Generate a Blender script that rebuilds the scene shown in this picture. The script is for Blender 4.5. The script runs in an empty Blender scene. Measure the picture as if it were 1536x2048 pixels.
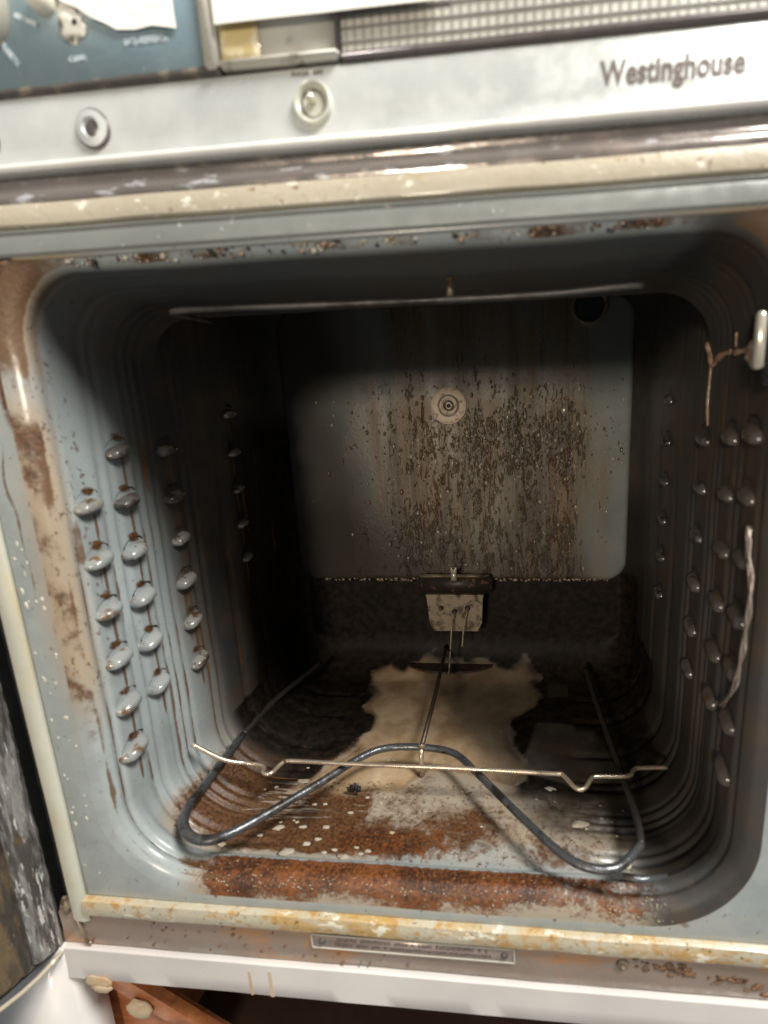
import bpy, bmesh, math, random
import numpy as np
from mathutils import Vector, Matrix, noise as mnoise
random.seed(7); rng = np.random.default_rng(7)
SC = bpy.context.scene
COL = SC.collection

# ------------------------------------------------------------------ camera
cam_d = bpy.data.cameras.new('camera'); cam = bpy.data.objects.new('camera', cam_d); COL.objects.link(cam)
Rw = [[0.995796, 0.088834, -0.022314], [-0.00466, -0.194168, -0.980957], [-0.091475, 0.976938, -0.192938]]
F, PX, PY = 900.0, 971.03, 1085.53
m = Matrix(((Rw[0][0], -Rw[1][0], -Rw[2][0], 0.07864), (Rw[0][1], -Rw[1][1], -Rw[2][1], -0.24378),
            (Rw[0][2], -Rw[1][2], -Rw[2][2], 0.28438), (0, 0, 0, 1)))
cam.matrix_world = m
cam_d.sensor_fit = 'VERTICAL'; cam_d.sensor_height = 36.0; cam_d.lens = 36.0 * F / 2048.0
cam_d.shift_x = (768 - PX) / 2048.0; cam_d.shift_y = (PY - 1024) / 2048.0
cam_d.clip_start = 0.01; cam_d.clip_end = 50
SC.camera = cam
cam_d.dof.use_dof = True; cam_d.dof.focus_distance = 0.50; cam_d.dof.aperture_fstop = 4.2

# ------------------------------------------------------------------ light
SC.view_settings.view_transform = 'Standard'; SC.view_settings.look = 'None'
SC.view_settings.exposure = 0.0; SC.view_settings.gamma = 1.0
W = bpy.data.worlds.new('World'); SC.world = W; W.use_nodes = True
W.node_tree.nodes['Background'].inputs[0].default_value = (0.92, 0.96, 1.0, 1)
W.node_tree.nodes['Background'].inputs[1].default_value = 0.25
def area(name, loc, target, size, power, color):
    l = bpy.data.lights.new(name, 'AREA'); l.shape = 'DISK'; l.size = size; l.energy = power; l.color = color
    o = bpy.data.objects.new(name, l); COL.objects.link(o); o.location = loc
    o.rotation_euler = (Vector(target) - Vector(loc)).to_track_quat('-Z', 'Y').to_euler(); return o
area('kitchen_ceiling_lamp', (0.78, -0.44, 1.42), (0, 0.02, 0.15), 0.46, 38.0, (1.0, 0.98, 0.945))
area('kitchen_wall_lamp', (-0.20, -1.27, 0.475), (0, 0.2, 0.2), 0.20, 8.5, (1.0, 0.87, 0.70))

# ------------------------------------------------------------------ node helpers
def newmat(name):
    mt = bpy.data.materials.new(name); mt.use_nodes = True
    nt = mt.node_tree; b = nt.nodes['Principled BSDF']
    return mt, nt, b
def N(nt, t, **k):
    n = nt.nodes.new(t)
    for a, v in k.items():
        if a.startswith('i_'): n.inputs[int(a[2:])].default_value = v
        else: setattr(n, a, v)
    return n
def tnoise(nt, scale=(1, 1, 1), s=50, det=5, rough=.6, dist=0.0):
    g = N(nt, 'ShaderNodeNewGeometry'); mp = N(nt, 'ShaderNodeMapping'); mp.inputs['Scale'].default_value = scale
    nt.links.new(g.outputs['Position'], mp.inputs['Vector'])
    n = N(nt, 'ShaderNodeTexNoise'); n.inputs['Scale'].default_value = s; n.inputs['Detail'].default_value = det
    n.inputs['Roughness'].default_value = rough; n.inputs['Distortion'].default_value = dist
    nt.links.new(mp.outputs[0], n.inputs['Vector']); return n.outputs[0]
def mth(nt, op, a, b=None, clamp=False):
    n = N(nt, 'ShaderNodeMath', operation=op, use_clamp=clamp)
    for i, v in enumerate((a, b)):
        if v is None: continue
        if isinstance(v, (int, float)): n.inputs[i].default_value = v
        else: nt.links.new(v, n.inputs[i])
    return n.outputs[0]
def ramp(nt, v, lo, hi, a=0.0, b=1.0):
    n = N(nt, 'ShaderNodeMapRange'); n.interpolation_type = 'SMOOTHSTEP'
    nt.links.new(v, n.inputs[0])
    for i, x in zip((1, 2, 3, 4), (lo, hi, a, b)): n.inputs[i].default_value = x
    return n.outputs[0]
def mix(nt, f, a, b):
    n = N(nt, 'ShaderNodeMix', data_type='RGBA')
    for s, v in ((0, f), (6, a), (7, b)):
        if isinstance(v, (int, float)): n.inputs[s].default_value = v
        elif isinstance(v, tuple): n.inputs[s].default_value = (*v, 1) if len(v) == 3 else v
        else: nt.links.new(v, n.inputs[s])
    return n.outputs[2]
def masked(nt, mask, nz, amp=.7, lo=.3, hi=.7):
    """edge of a stain broken up by a noise"""
    d = mth(nt, 'MULTIPLY', mth(nt, 'SUBTRACT', nz, .5), amp)
    return ramp(nt, mth(nt, 'ADD', mask, d), lo, hi)
def attr(nt, name):
    a = N(nt, 'ShaderNodeAttribute', attribute_name=name); s = N(nt, 'ShaderNodeSeparateColor')
    nt.links.new(a.outputs['Color'], s.inputs[0]); return s.outputs
def bump(nt, b, h, strength=.3, dist=.001):
    n = N(nt, 'ShaderNodeBump'); n.inputs['Strength'].default_value = strength; n.inputs['Distance'].default_value = dist
    nt.links.new(h, n.inputs['Height']); nt.links.new(n.outputs[0], b.inputs['Normal'])

def spotted(name, base, rough=.4, metal=0.0, layers=(), coat=0.0, bumps=None, rvar=.12):
    """base colour plus layers (colour, noise scale, stretch, low, high)"""
    mt, nt, b = newmat(name)
    c = base; c = mix(nt, ramp(nt, tnoise(nt, s=9, det=3), .3, .7), tuple(x*.90 for x in base), tuple(min(1, x*1.06) for x in base))
    for col, s, st, lo, hi in layers:
        c = mix(nt, ramp(nt, tnoise(nt, scale=st, s=s, det=6, rough=.62), lo, hi), c, col)
    nt.links.new(c, b.inputs['Base Color'])
    nt.links.new(ramp(nt, tnoise(nt, s=60), .3, .7, max(.03, rough-rvar), rough+rvar), b.inputs['Roughness'])
    b.inputs['Metallic'].default_value = metal; b.inputs['Coat Weight'].default_value = coat
    if bumps: bump(nt, b, tnoise(nt, s=bumps[0], scale=bumps[2] if len(bumps) > 2 else (1, 1, 1)), bumps[1], .0008)
    return mt

def enamel_mat(name, base=(.34, .375, .37)):
    """grey-blue porcelain enamel under baked-on grime; where the grime lies comes from the mesh's stain maps"""
    mt, nt, b = newmat(name)
    A = attr(nt, 'stain_a'); B = attr(nt, 'stain_b'); C = attr(nt, 'stain_c')
    n_big = tnoise(nt, s=28, det=6, rough=.65); n_mid = tnoise(nt, s=110, det=6, rough=.7); n_fin = tnoise(nt, s=420, det=4, rough=.7)
    n_x = tnoise(nt, scale=(.22, 2.0, 1), s=95, det=6, rough=.65, dist=1.3)
    n_z = tnoise(nt, scale=(1.9, 1.9, .16), s=95, det=6, rough=.72, dist=.6)
    c = mix(nt, ramp(nt, n_big, .3, .7), tuple(x*.86 for x in base), tuple(x*1.08 for x in base))
    # film: thin yellow-brown grease
    film = masked(nt, B[2], n_big, .6, .15, 1.0)
    c = mix(nt, mth(nt, 'MULTIPLY', film, .75), c, (.38, .26, .14))
    br = masked(nt, A[0], n_mid, .95, .35, .72)
    brc = mix(nt, ramp(nt, n_fin, .35, .65), (.045, .019, .009), (.15, .068, .026))
    c = mix(nt, br, c, brc)
    ta = masked(nt, A[2], n_mid, .80, .16, .84)
    n_t = tnoise(nt, s=30, det=7, rough=.6, dist=.4)
    tac = mix(nt, ramp(nt, n_t, .32, .62), (.34, .22, .115), (.52, .38, .235))
    tac = mix(nt, ramp(nt, n_t, .60, .80), tac, (.66, .54, .38))
    c = mix(nt, ta, c, tac)
    ru = masked(nt, B[0], mth(nt, 'ADD', mth(nt, 'MULTIPLY', n_mid, .5), mth(nt, 'MULTIPLY', n_fin, .5)), 1.35, .40, .66)
    ruc = mix(nt, ramp(nt, mth(nt, 'ADD', mth(nt, 'MULTIPLY', n_fin, .5), mth(nt, 'MULTIPLY', n_big, .5)), .42, .60), (.040, .015, .007), (.21, .072, .020))
    ruc = mix(nt, ramp(nt, n_mid, .54, .72), ruc, (.028, .012, .008))
    ruc = mix(nt, ramp(nt, tnoise(nt, s=300, det=4), .60, .78), ruc, (.32, .17, .07))
    c = mix(nt, ru, c, ruc)
    wh = masked(nt, B[1], n_x, 1.6, .50, .62)
    c = mix(nt, mth(nt, 'MULTIPLY', wh, .85), c, (.42, .34, .25))
    spk = ramp(nt, mth(nt, 'MULTIPLY', tnoise(nt, scale=(1, 1, .7), s=260, det=5, rough=.7), C[2]), .54, .62)
    c = mix(nt, mth(nt, 'MULTIPLY', spk, .85), c, (.10, .055, .03))
    so = masked(nt, C[0], n_big, .35, .05, .95)  # dark coat: soot plus the shade painted on walls and floor
    c = mix(nt, mth(nt, 'MULTIPLY', so, .96), c, mix(nt, ramp(nt, n_big, .40, .66), (.030, .029, .028), (.062, .043, .027)))
    bl = masked(nt, A[1], mth(nt, 'ADD', mth(nt, 'MULTIPLY', n_big, .5), mth(nt, 'MULTIPLY', n_mid, .5)), .6, .30, .80)
    blc = mix(nt, ramp(nt, n_mid, .35, .7), (.006, .005, .004), (.026, .018, .012))
    c = mix(nt, bl, c, blc)
    li = masked(nt, C[1], mth(nt, 'ADD', mth(nt, 'MULTIPLY', n_big, .5), mth(nt, 'MULTIPLY', n_mid, .5)), 1.2, .32, .62)
    c = mix(nt, mth(nt, 'MULTIPLY', li, .88), c, (.12, .062, .026))
    nt.links.new(c, b.inputs['Base Color'])
    g = mth(nt, 'MAXIMUM', mth(nt, 'MAXIMUM', br, ru), mth(nt, 'MULTIPLY', ta, .8))
    r = mth(nt, 'ADD', mth(nt, 'MULTIPLY', g, .16), mth(nt, 'ADD', mth(nt, 'MULTIPLY', n_mid, .16), .17))
    nt.links.new(r, b.inputs['Roughness'])
    r = mth(nt, 'ADD', r, mth(nt, 'MULTIPLY', so, .30)); nt.links.new(r, b.inputs['Roughness'])
    nt.links.new(mth(nt, 'SUBTRACT', .5, mth(nt, 'MULTIPLY', bl, .36)), b.inputs['Specular IOR Level'])
    h = mth(nt, 'ADD', mth(nt, 'MULTIPLY', mth(nt, 'MULTIPLY', mth(nt, 'ADD', g, .08), n_fin), .6),
            mth(nt, 'ADD', mth(nt, 'MULTIPLY', br, -.25), mth(nt, 'MULTIPLY', wh, .5)))
    bump(nt, b, h, .55, .0014)
    return mt

def panel_mat(name):
    """back panel: enamel with long runs of burnt grease"""
    mt, nt, b = newmat(name)
    A = attr(nt, 'stain_a')
    n_z = tnoise(nt, scale=(2.0, 1, .13), s=85, det=7, rough=.75, dist=.9)
    n_z2 = tnoise(nt, scale=(1.7, 1, .50), s=100, det=5, rough=.72, dist=.5)
    n_mid = tnoise(nt, s=130, det=6, rough=.75); n_big = tnoise(nt, s=22, det=5)
    c = mix(nt, ramp(nt, n_big, .3, .7), (.20, .22, .20), (.27, .29, .27))
    film = masked(nt, A[0], n_big, .5, .0, .75)
    c = mix(nt, mth(nt, 'MULTIPLY', film, .92), c, mix(nt, ramp(nt, tnoise(nt, scale=(1.5, 1, .12), s=26, det=4), .40, .62), (.145, .105, .055), (.18, .098, .032)))
    st = masked(nt, A[0], n_z, 2.4, .62, 1.0)
    c = mix(nt, mth(nt, 'MULTIPLY', st, .75), c, (.055, .030, .013))
    n_l = tnoise(nt, scale=(3.0, 1, .055), s=90, det=4, rough=.6, dist=.5)
    c = mix(nt, mth(nt, 'MULTIPLY', masked(nt, A[0], n_l, 3.2, .85, 1.25), .8), c, (.060, .034, .014))
    sp = masked(nt, A[1], n_z2, 2.8, .70, .92)
    c = mix(nt, mth(nt, 'MULTIPLY', sp, .8), c, (.050, .031, .017))
    c = mix(nt, mth(nt, 'MULTIPLY', masked(nt, A[2], n_big, .2, .0, 1.0), .93), c, (.035, .027, .020))  # dark coat: burnt foot, with shade painted at left and top
    nt.links.new(c, b.inputs['Base Color'])
    nt.links.new(mth(nt, 'ADD', mth(nt, 'MULTIPLY', film, .2), .22), b.inputs['Roughness'])
    bump(nt, b, mth(nt, 'ADD', mth(nt, 'MULTIPLY', sp, 1.0), mth(nt, 'MULTIPLY', n_mid, mth(nt, 'MULTIPLY', film, .8))), .6, .0014)
    return mt

M = {}
M['enamel'] = enamel_mat('grimy_blue_grey_enamel')
M['panel'] = panel_mat('grease_run_enamel')
M['support'] = spotted('rack_support_enamel', (.27, .285, .275), .20, 0, [((.14, .075, .03), 90, (1, 1, 1), .54, .68), ((.03, .02, .012), 260, (1, 1, 1), .64, .70)], coat=.3, bumps=(300, .2))
M['support_soot'] = spotted('shaded_support_enamel', (.10, .09, .08), .25, 0, [((.03, .022, .016), 120, (1, 1, 1), .46, .62)], coat=.3)  # darkened copy: shade of rear columns and upper rows in the colour
M['support_grey'] = spotted('half_shaded_support_enamel', (.21, .205, .185), .24, 0, [((.07, .045, .026), 110, (1, 1, 1), .50, .64)], coat=.2)  # half-dark copy: partial shade put into the enamel colour
M['support_brown'] = spotted('brown_shaded_support_enamel', (.095, .08, .065), .22, 0, [((.08, .05, .03), 120, (1, 1, 1), .52, .66)], coat=.3)  # browned enamel, with the right wall's shade in its colour
M['strip'] = spotted('brushed_aluminium_strip', (.68, .70, .67), .36, .35, [((.62, .60, .54), 30, (.12, 1, 1.2), .55, .8)], bumps=(160, .10, (.05, 1, 1.5)))
M['lip_highlight'] = spotted('painted_lip_highlight', (.90, .89, .84), .22, .1, [])  # whitened so the strip's edge highlight is in the colour
M['chrome'] = spotted('dulled_chrome', (.27, .235, .21), .24, .45, [((.50, .30, .24), 7, (.5, 1, 1), .52, .70), ((.72, .72, .74), 130, (.35, 1, 1), .56, .66)], bumps=(90, .55, (.3, 1, 1)))  # pale bluish speckle layer paints highlights on the chrome
M['cream'] = spotted('greasy_cream_trim', (.52, .46, .35), .38, 0, [((.42, .30, .14), 40, (.4, 1, 1), .50, .75), ((.22, .12, .05), 220, (.8, 1, 1), .63, .72), ((.85, .80, .68), 160, (.6, 1, 1), .60, .68)], coat=.3, bumps=(190, .5))
M['cream_clean'] = spotted('cream_side_trim', (.55, .55, .46), .36, 0, [((.55, .44, .22), 26, (1, 1, .35), .46, .68), ((.10, .07, .04), 170, (1, 1, .7), .70, .74)], coat=.2, bumps=(200, .25))
M['amber'] = spotted('amber_stained_sill', (.50, .46, .35), .36, 0, [((.50, .32, .10), 22, (.5, 1, 1), .46, .64), ((.46, .27, .09), 150, (.8, 1, 1), .50, .66), ((.20, .11, .04), 260, (1, 1, 1), .58, .70), ((.80, .76, .62), 120, (.5, 1, 1), .58, .66)], coat=.3, bumps=(230, .6))
M['rail'] = spotted('grey_green_rail', (.235, .245, .225), .33, .1, [((.34, .35, .32), 36, (.12, 1, 1.4), .5, .75), ((.55, .54, .48), 210, (1, 1, 1), .66, .72)], coat=.2, bumps=(120, .2, (.2, 1, 1)))
M['brownmetal'] = spotted('brown_stained_metal', (.34, .265, .215), .34, .2, [((.50, .25, .10), 12, (.6, 1, 1.6), .50, .66), ((.33, .30, .25), 20, (.6, 1, 1), .52, .70), ((.10, .055, .03), 200, (.7, 1, 1), .64, .70)], coat=.2, bumps=(170, .5))
M['nameplate'] = spotted('dull_name_plate', (.42, .34, .30), .36, .2, [((.30, .22, .17), 60, (.5, 1, 1), .5, .7)])
M['dark'] = spotted('black_gap', (.018, .017, .016), .7)
M['darkrim'] = spotted('dark_grime_line', (.075, .07, .06), .5, 0, [((.20, .17, .13), 120, (1, 1, 1), .5, .7)])
M['steel'] = spotted('bake_element_sheath', (.135, .14, .145), .30, .65, [((.04, .034, .030), 60, (1, 1, 1), .48, .64), ((.20, .15, .11), 150, (1, 1, 1), .60, .70)], bumps=(260, .6))
M['leg_shaded'] = spotted('shaded_element_leg', (.035, .030, .026), .5, .1)  # sheath colour darkened: the legs' shade is painted in
M['broil'] = spotted('ash_grey_broil_sheath', (.10, .095, .088), .42, .3, [((.035, .032, .03), 16, (1, 1, 1), .46, .58)], bumps=(240, .3))
M['wire'] = spotted('bright_support_wire', (.62, .50, .38), .28, .75, [((.20, .13, .08), 110, (1, 1, 1), .56, .70)])
M['wire_dark'] = spotted('sooty_rod', (.075, .052, .032), .4, .5)
M['ceramic'] = spotted('rust_tinted_ceramic', (.72, .58, .44), .5, 0, [((.35, .20, .10), 160, (1, 1, 1), .52, .66)], bumps=(260, .4))
M['terminal'] = spotted('tarnished_bracket', (.30, .24, .165), .38, .4, [((.08, .055, .035), 90, (1, 1, 1), .48, .62), ((.42, .38, .31), 60, (1, 1, 1), .60, .75)], bumps=(260, .4))
M['terminal_dark'] = spotted('burnt_terminal_block', (.035, .026, .02), .45, 0, [((.17, .09, .045), 120, (1, 1, 1), .58, .66)])
M['bright'] = spotted('bright_clip_metal', (.85, .78, .62), .2, .6)
M['blue'] = spotted('blue_control_panel', (.235, .33, .37), .30, 0, [((.31, .40, .43), 14, (1, 1, 1), .45, .75), ((.45, .52, .54), 75, (2.2, 1, .8), .64, .72), ((.20, .17, .13), 9, (1, 1, 1), .66, .78)], coat=.5, bumps=(120, .3))
M['mark'] = spotted('worn_white_print', (.55, .62, .64), .4, 0, [((.2, .27, .3), 300, (1, 1, 1), .50, .62)])
M['letter'] = spotted('brown_grey_lettering', (.16, .125, .11), .45)
M['paper'] = spotted('white_paper', (.93, .91, .84), .8, 0, [((.84, .81, .72), 70, (1, 1, 1), .56, .72)], bumps=(60, .5))
M['tape'] = spotted('yellow_tape', (.70, .56, .26), .4, 0, [((.82, .74, .52), 60, (1, 1, 1), .5, .62)], coat=.4)
M['frame'] = spotted('dirty_display_frame', (.62, .60, .52), .42, .1, [((.27, .24, .19), 90, (1, 1, 1), .54, .66)], bumps=(140, .4))
M['plate'] = spotted('scuffed_grey_plate', (.62, .60, .53), .42, .2, [((.60, .60, .54), 70, (1, 1, 1), .55, .66), ((.28, .25, .2), 50, (1, 1, 1), .62, .7)])
M['knob'] = spotted('grey_knob', (.38, .36, .30), .4, 0, [], coat=.2)
M['pearl'] = spotted('ivory_button', (.78, .75, .62), .25, 0, [], coat=.6)
M['grille'] = spotted('grey_grille_bars', (.27, .255, .235), .45, .2)
M['hole'] = spotted('jack_interior', (.13, .11, .105), .35, .3)
M['white'] = spotted('white_painted_wood', (.68, .65, .62), .38, 0, [((.72, .66, .61), 16, (.1, 1, 1), .5, .75), ((.58, .44, .28), 26, (1.4, 1, .5), .70, .76)], coat=.15, bumps=(90, .12, (.1, 1, 1)))
M['orange'] = spotted('orange_varnished_wood', (.52, .19, .07), .38, 0, [((.36, .12, .045), 30, (.5, 1, 2), .48, .62), ((.68, .34, .19), 16, (1, 1, 1), .55, .68)], coat=.3, bumps=(90, .25))
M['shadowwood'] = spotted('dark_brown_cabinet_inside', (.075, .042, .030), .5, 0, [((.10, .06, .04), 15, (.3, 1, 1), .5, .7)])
M['slatwood'] = spotted('brown_wood_batten', (.19, .12, .085), .5, 0, [((.26, .15, .08), 9, (.5, 1, 1), .5, .7)])
M['caulk'] = spotted('pale_hardened_drip', (.56, .44, .29), .5, 0, [((.55, .38, .22), 160, (1, 1, 1), .5, .62)], bumps=(180, .6))
M['foil'] = spotted('wrinkled_foil_gasket', (.42, .41, .38), .26, .55, [((.12, .11, .10), 60, (3, 3, .35), .42, .58), ((.28, .18, .09), 24, (1, 1, .4), .52, .62), ((.92, .90, .84), 170, (3, 3, .35), .58, .63)], bumps=(230, 1.0, (2, 2, .6)))  # pale streak layer paints highlights along the wrinkles
M['doorbrown'] = spotted('grease_browned_door', (.17, .12, .065), .34, .2, [((.06, .05, .04), 40, (2, 2, .4), .42, .58), ((.50, .42, .28), 90, (2, 2, .5), .62, .69)], coat=.3, bumps=(210, .8, (2, 2, .5)))
M['splat'] = spotted('cream_splatter', (.62, .60, .50), .3, 0, [], coat=.5)
M['drop'] = spotted('brown_grease_bead', (.16, .10, .055), .16, 0, [], coat=1.0)
M['drop_glint'] = spotted('glinting_grease_bead', (.46, .40, .31), .10, 0, [], coat=1.0)  # light copy of the beads: their highlights put into the colour
M['rustpit'] = spotted('rust_pits', (.22, .12, .06), .5, 0, [((.08, .045, .025), 200, (1, 1, 1), .5, .6)])
M['stainrun'] = spotted('tan_stain_run', (.58, .46, .33), .4, 0, [((.50, .33, .18), 60, (1, 1, .5), .5, .65)])
M['crumb'] = spotted('burnt_crumb', (.016, .015, .015), .6, 0, [], bumps=(300, 1.0))
M['flake'] = spotted('pale_ash_flake', (.42, .36, .28), .55, 0, [((.34, .24, .15), 260, (1, 1, 1), .55, .68)], bumps=(260, .7))
M['copper'] = spotted('copper_tinted_tube', (.50, .40, .34), .3, .5, [((.55, .22, .15), 40, (1, 1, .4), .58, .64), ((.75, .72, .66), 130, (1, 1, .4), .55, .66)])
M['drip'] = spotted('dried_brown_drip', (.33, .20, .13), .28, 0, [((.55, .40, .30), 170, (1, 1, 1), .5, .62)], coat=.5, bumps=(200, .5))

# ------------------------------------------------------------------ object helpers
def link(o, parent=None):
    COL.objects.link(o)
    if parent is not None: o.parent = parent
    return o
def thing(name, label, cat, loc=(0, 0, 0), group=None):
    o = bpy.data.objects.new(name, None); COL.objects.link(o); o.location = loc; o.empty_display_size = .02
    o['label'] = label; o['category'] = cat
    if group: o['group'] = group
    bpy.context.view_layer.update()
    return o
def tag(o, label, cat, group=None, kind=None):
    o['label'] = label; o['category'] = cat
    if group: o['group'] = group
    if kind: o['kind'] = kind
    return o
def obj(name, V, Fc, mat, parent=None, smooth=True, flat_angle=None):
    me = bpy.data.meshes.new(name)
    me.from_pydata([tuple(map(float, v)) for v in V], [], Fc); me.update()
    me.materials.append(M[mat])
    if smooth:
        me.polygons.foreach_set('use_smooth', [True]*len(me.polygons))
        if flat_angle is not None:
            me.set_sharp_from_angle(angle=math.radians(flat_angle))
    o = bpy.data.objects.new(name, me); link(o, parent)
    if parent is not None:
        if parent.parent is None: o.matrix_parent_inverse = Matrix.Translation(-parent.location)   # every part's mesh is in world coordinates
    return o
def merge(parts):
    V = []; Fc = []
    for v, f in parts:
        k = len(V); V += list(v); Fc += [tuple(i+k for i in q) for q in f]
    return V, Fc
def box(x0, x1, y0, y1, z0, z1, bev=.0006):
    """chamfered box: 24 vertices"""
    bm = bmesh.new()
    bmesh.ops.create_cube(bm, size=1)
    for v in bm.verts:
        v.co = Vector(((x0+x1)/2 + v.co.x*(x1-x0), (y0+y1)/2 + v.co.y*(y1-y0), (z0+z1)/2 + v.co.z*(z1-z0)))
    if bev: bmesh.ops.bevel(bm, geom=bm.edges[:], offset=min(bev, .45*min(x1-x0, y1-y0, z1-z0)), segments=2, affect='EDGES')
    V = [tuple(v.co) for v in bm.verts]; bm.verts.index_update()
    Fc = [tuple(v.index for v in f.verts) for f in bm.faces]; bm.free()
    return V, Fc
def prism(poly, axis, a, b):
    """poly in 2D extruded along an axis ('x': poly=(y,z); 'y': poly=(x,z); 'z': (x,y))"""
    n = len(poly); V = []
    for t in (a, b):
        for p, q in poly:
            V.append({'x': (t, p, q), 'y': (p, t, q), 'z': (p, q, t)}[axis])
    Fc = [(i, (i+1) % n, n+(i+1) % n, n+i) for i in range(n)] + [tuple(range(n))[::-1], tuple(range(n, 2*n))]
    return V, Fc
def catmull(P, n=8):
    P = [Vector(p) for p in P]; out = []
    for i in range(len(P)-1):
        a = P[max(i-1, 0)]; b = P[i]; c = P[i+1]; d = P[min(i+2, len(P)-1)]
        for k in range(n):
            t = k/n
            out.append(.5*((2*b) + (c-a)*t + (2*a-5*b+4*c-d)*t*t + (3*b-a-3*c+d)*t**3))
    out.append(P[-1]); return out
def tube(P, r, n=10, caps=True, rfn=None, jitter=0):
    P = [Vector(p) for p in P]; V = []; Fc = []
    up = None
    for i, p in enumerate(P):
        t = (P[min(i+1, len(P)-1)] - P[max(i-1, 0)]).normalized()
        if up is None: up = t.orthogonal().normalized()
        up = (up - t*up.dot(t)).normalized(); s = t.cross(up)
        rr = r if rfn is None else rfn(i/(len(P)-1))
        if jitter: rr *= 1 + jitter*mnoise.noise(p*220)
        for k in range(n):
            a = 2*math.pi*k/n; V.append(p + (up*math.cos(a) + s*math.sin(a))*rr)
    for i in range(len(P)-1):
        for k in range(n):
            Fc.append((i*n+k, i*n+(k+1) % n, (i+1)*n+(k+1) % n, (i+1)*n+k))
    if caps: Fc += [tuple(range(n))[::-1], tuple((len(P)-1)*n+k for k in range(n))]
    return V, Fc
def lathe(prof, c, axis=(0, -1, 0), n=32, sx=1.0):
    """prof: (radius, height along axis)"""
    ax = Vector(axis).normalized(); u = Vector((1, 0, 0)); u = (u-ax*u.dot(ax)).normalized(); w = ax.cross(u)
    c = Vector(c); V = []; Fc = []
    for r, h in prof:
        for k in range(n):
            a = 2*math.pi*k/n; V.append(c + ax*h + (u*math.cos(a)*sx + w*math.sin(a))*r)
    for i in range(len(prof)-1):
        for k in range(n): Fc.append((i*n+k, i*n+(k+1) % n, (i+1)*n+(k+1) % n, (i+1)*n+k))
    Fc.append(tuple((len(prof)-1)*n+k for k in range(n)))
    return V, Fc
def blob(c, r, seg=8, seed=0, rough=.25):
    """small irregular lump, r = (rx, ry, rz)"""
    V = []; Fc = []; c = Vector(c)
    rings = seg//2
    for i in range(rings+1):
        th = math.pi*i/rings
        for k in range(seg):
            ph = 2*math.pi*k/seg
            d = Vector((math.sin(th)*math.cos(ph), math.sin(th)*math.sin(ph), math.cos(th)))
            s = 1 + rough*mnoise.noise(d*1.7 + Vector((seed*3.1, seed*1.7, 0)))*2
            V.append(c + Vector((d.x*r[0], d.y*r[1], d.z*r[2]))*s)
    for i in range(rings):
        for k in range(seg): Fc.append((i*seg+k, (i+1)*seg+k, (i+1)*seg+(k+1) % seg, i*seg+(k+1) % seg))
    return V, Fc
def strip(prof, x0, x1, n=60, wob=0.0):
    """horizontal moulding: profile (y,z) swept along x"""
    V = []; Fc = []; m_ = len(prof)
    for i in range(n+1):
        x = x0+(x1-x0)*i/n
        for y, z in prof: V.append((x, y + wob*mnoise.noise(Vector((x*25, y*50, z*50))), z + wob*mnoise.noise(Vector((x*20+9, y*50, z*50)))))
    for i in range(n):
        for k in range(m_-1): Fc.append((i*m_+k, i*m_+k+1, (i+1)*m_+k+1, (i+1)*m_+k))
    Fc += [tuple(range(m_)), tuple(n*m_+k for k in range(m_))[::-1]]
    return V, Fc
def sst(a, b, x): 
    t = np.clip((x-a)/(b-a), 0, 1); return t*t*(3-2*t)
def gauss(x, y, cx, cy, rx, ry): return np.exp(-(((x-cx)/rx)**2 + ((y-cy)/ry)**2))
def setmaps(o, **maps):
    me = o.data; n = len(me.vertices)
    for name, chans in maps.items():
        a = me.color_attributes.new(name, 'FLOAT_COLOR', 'POINT')
        d = np.ones((n, 4), np.float32)
        for i, c in enumerate(chans): d[:, i] = np.clip(c, 0, 1)
        a.data.foreach_set('color', d.ravel())
def verts_np(o):
    a = np.empty(len(o.data.vertices)*3, np.float32); o.data.vertices.foreach_get('co', a); a = a.reshape(-1, 3).astype(float)
    return a[:, 0], a[:, 1], a[:, 2]
def poly_sd(px, py, poly):
    """signed distance, positive inside"""
    d = np.full(px.shape, 1e9); ins = np.zeros(px.shape, bool); n = len(poly)
    for i in range(n):
        ax, ay = poly[i]; bx, by = poly[(i+1) % n]
        ex, ey = bx-ax, by-ay; t = np.clip(((px-ax)*ex+(py-ay)*ey)/(ex*ex+ey*ey), 0, 1)
        d = np.minimum(d, np.hypot(px-ax-t*ex, py-ay-t*ey))
        c = ((ay > py) != (by > py)) & (px < (bx-ax)*(py-ay)/(by-ay+1e-12)+ax); ins ^= c
    return np.where(ins, d, -d)

# ================================================================== THE OVEN
OVEN = thing('wall_oven', 'old built-in wall oven with open grimy blue-grey enamel cavity and pale control strip', 'oven', (0, 0, -.045))

# ---- liner: rings of a rounded rectangle lofted from the lip to the back
ZT0 = .383; YB = .325
COLY = [.0219, .0500, .0925, .1800]
def wl(y): return -(.2035 + .030*float(sst(.14, .31, y)))
def wr(y): return .2035 + .008*float(sst(.14, .31, y))
def ztop(y): return ZT0 + .004 + .092*float(sst(.092, .125, y))
def zbot(y): return -.004*float(sst(.018, .024, y))
def rib(y):
    """inward relief of the pressed wall; dimples sit on the ribs"""
    o = 0.0
    for g, w, d in ((.0045, .0016, .0018), (.0100, .0022, .0022), (.0350, .0030, .0030), (.0420, .0024, .0018), (.0635, .0026, .0032),
                    (.0700, .0022, .0022), (.0780, .0020, .0016), (.1060, .0030, .0030), (.1150, .0026, .0018), (.1500, .0035, .0028), (.2050, .0035, .0028), (.2500, .0035, .0024),
                    (.0560, .0014, .0005)):
        o -= 1.15*d*math.exp(-((y-g)/w)**2)
    return o
SEG_S, SEG_C = 90, 22
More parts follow.
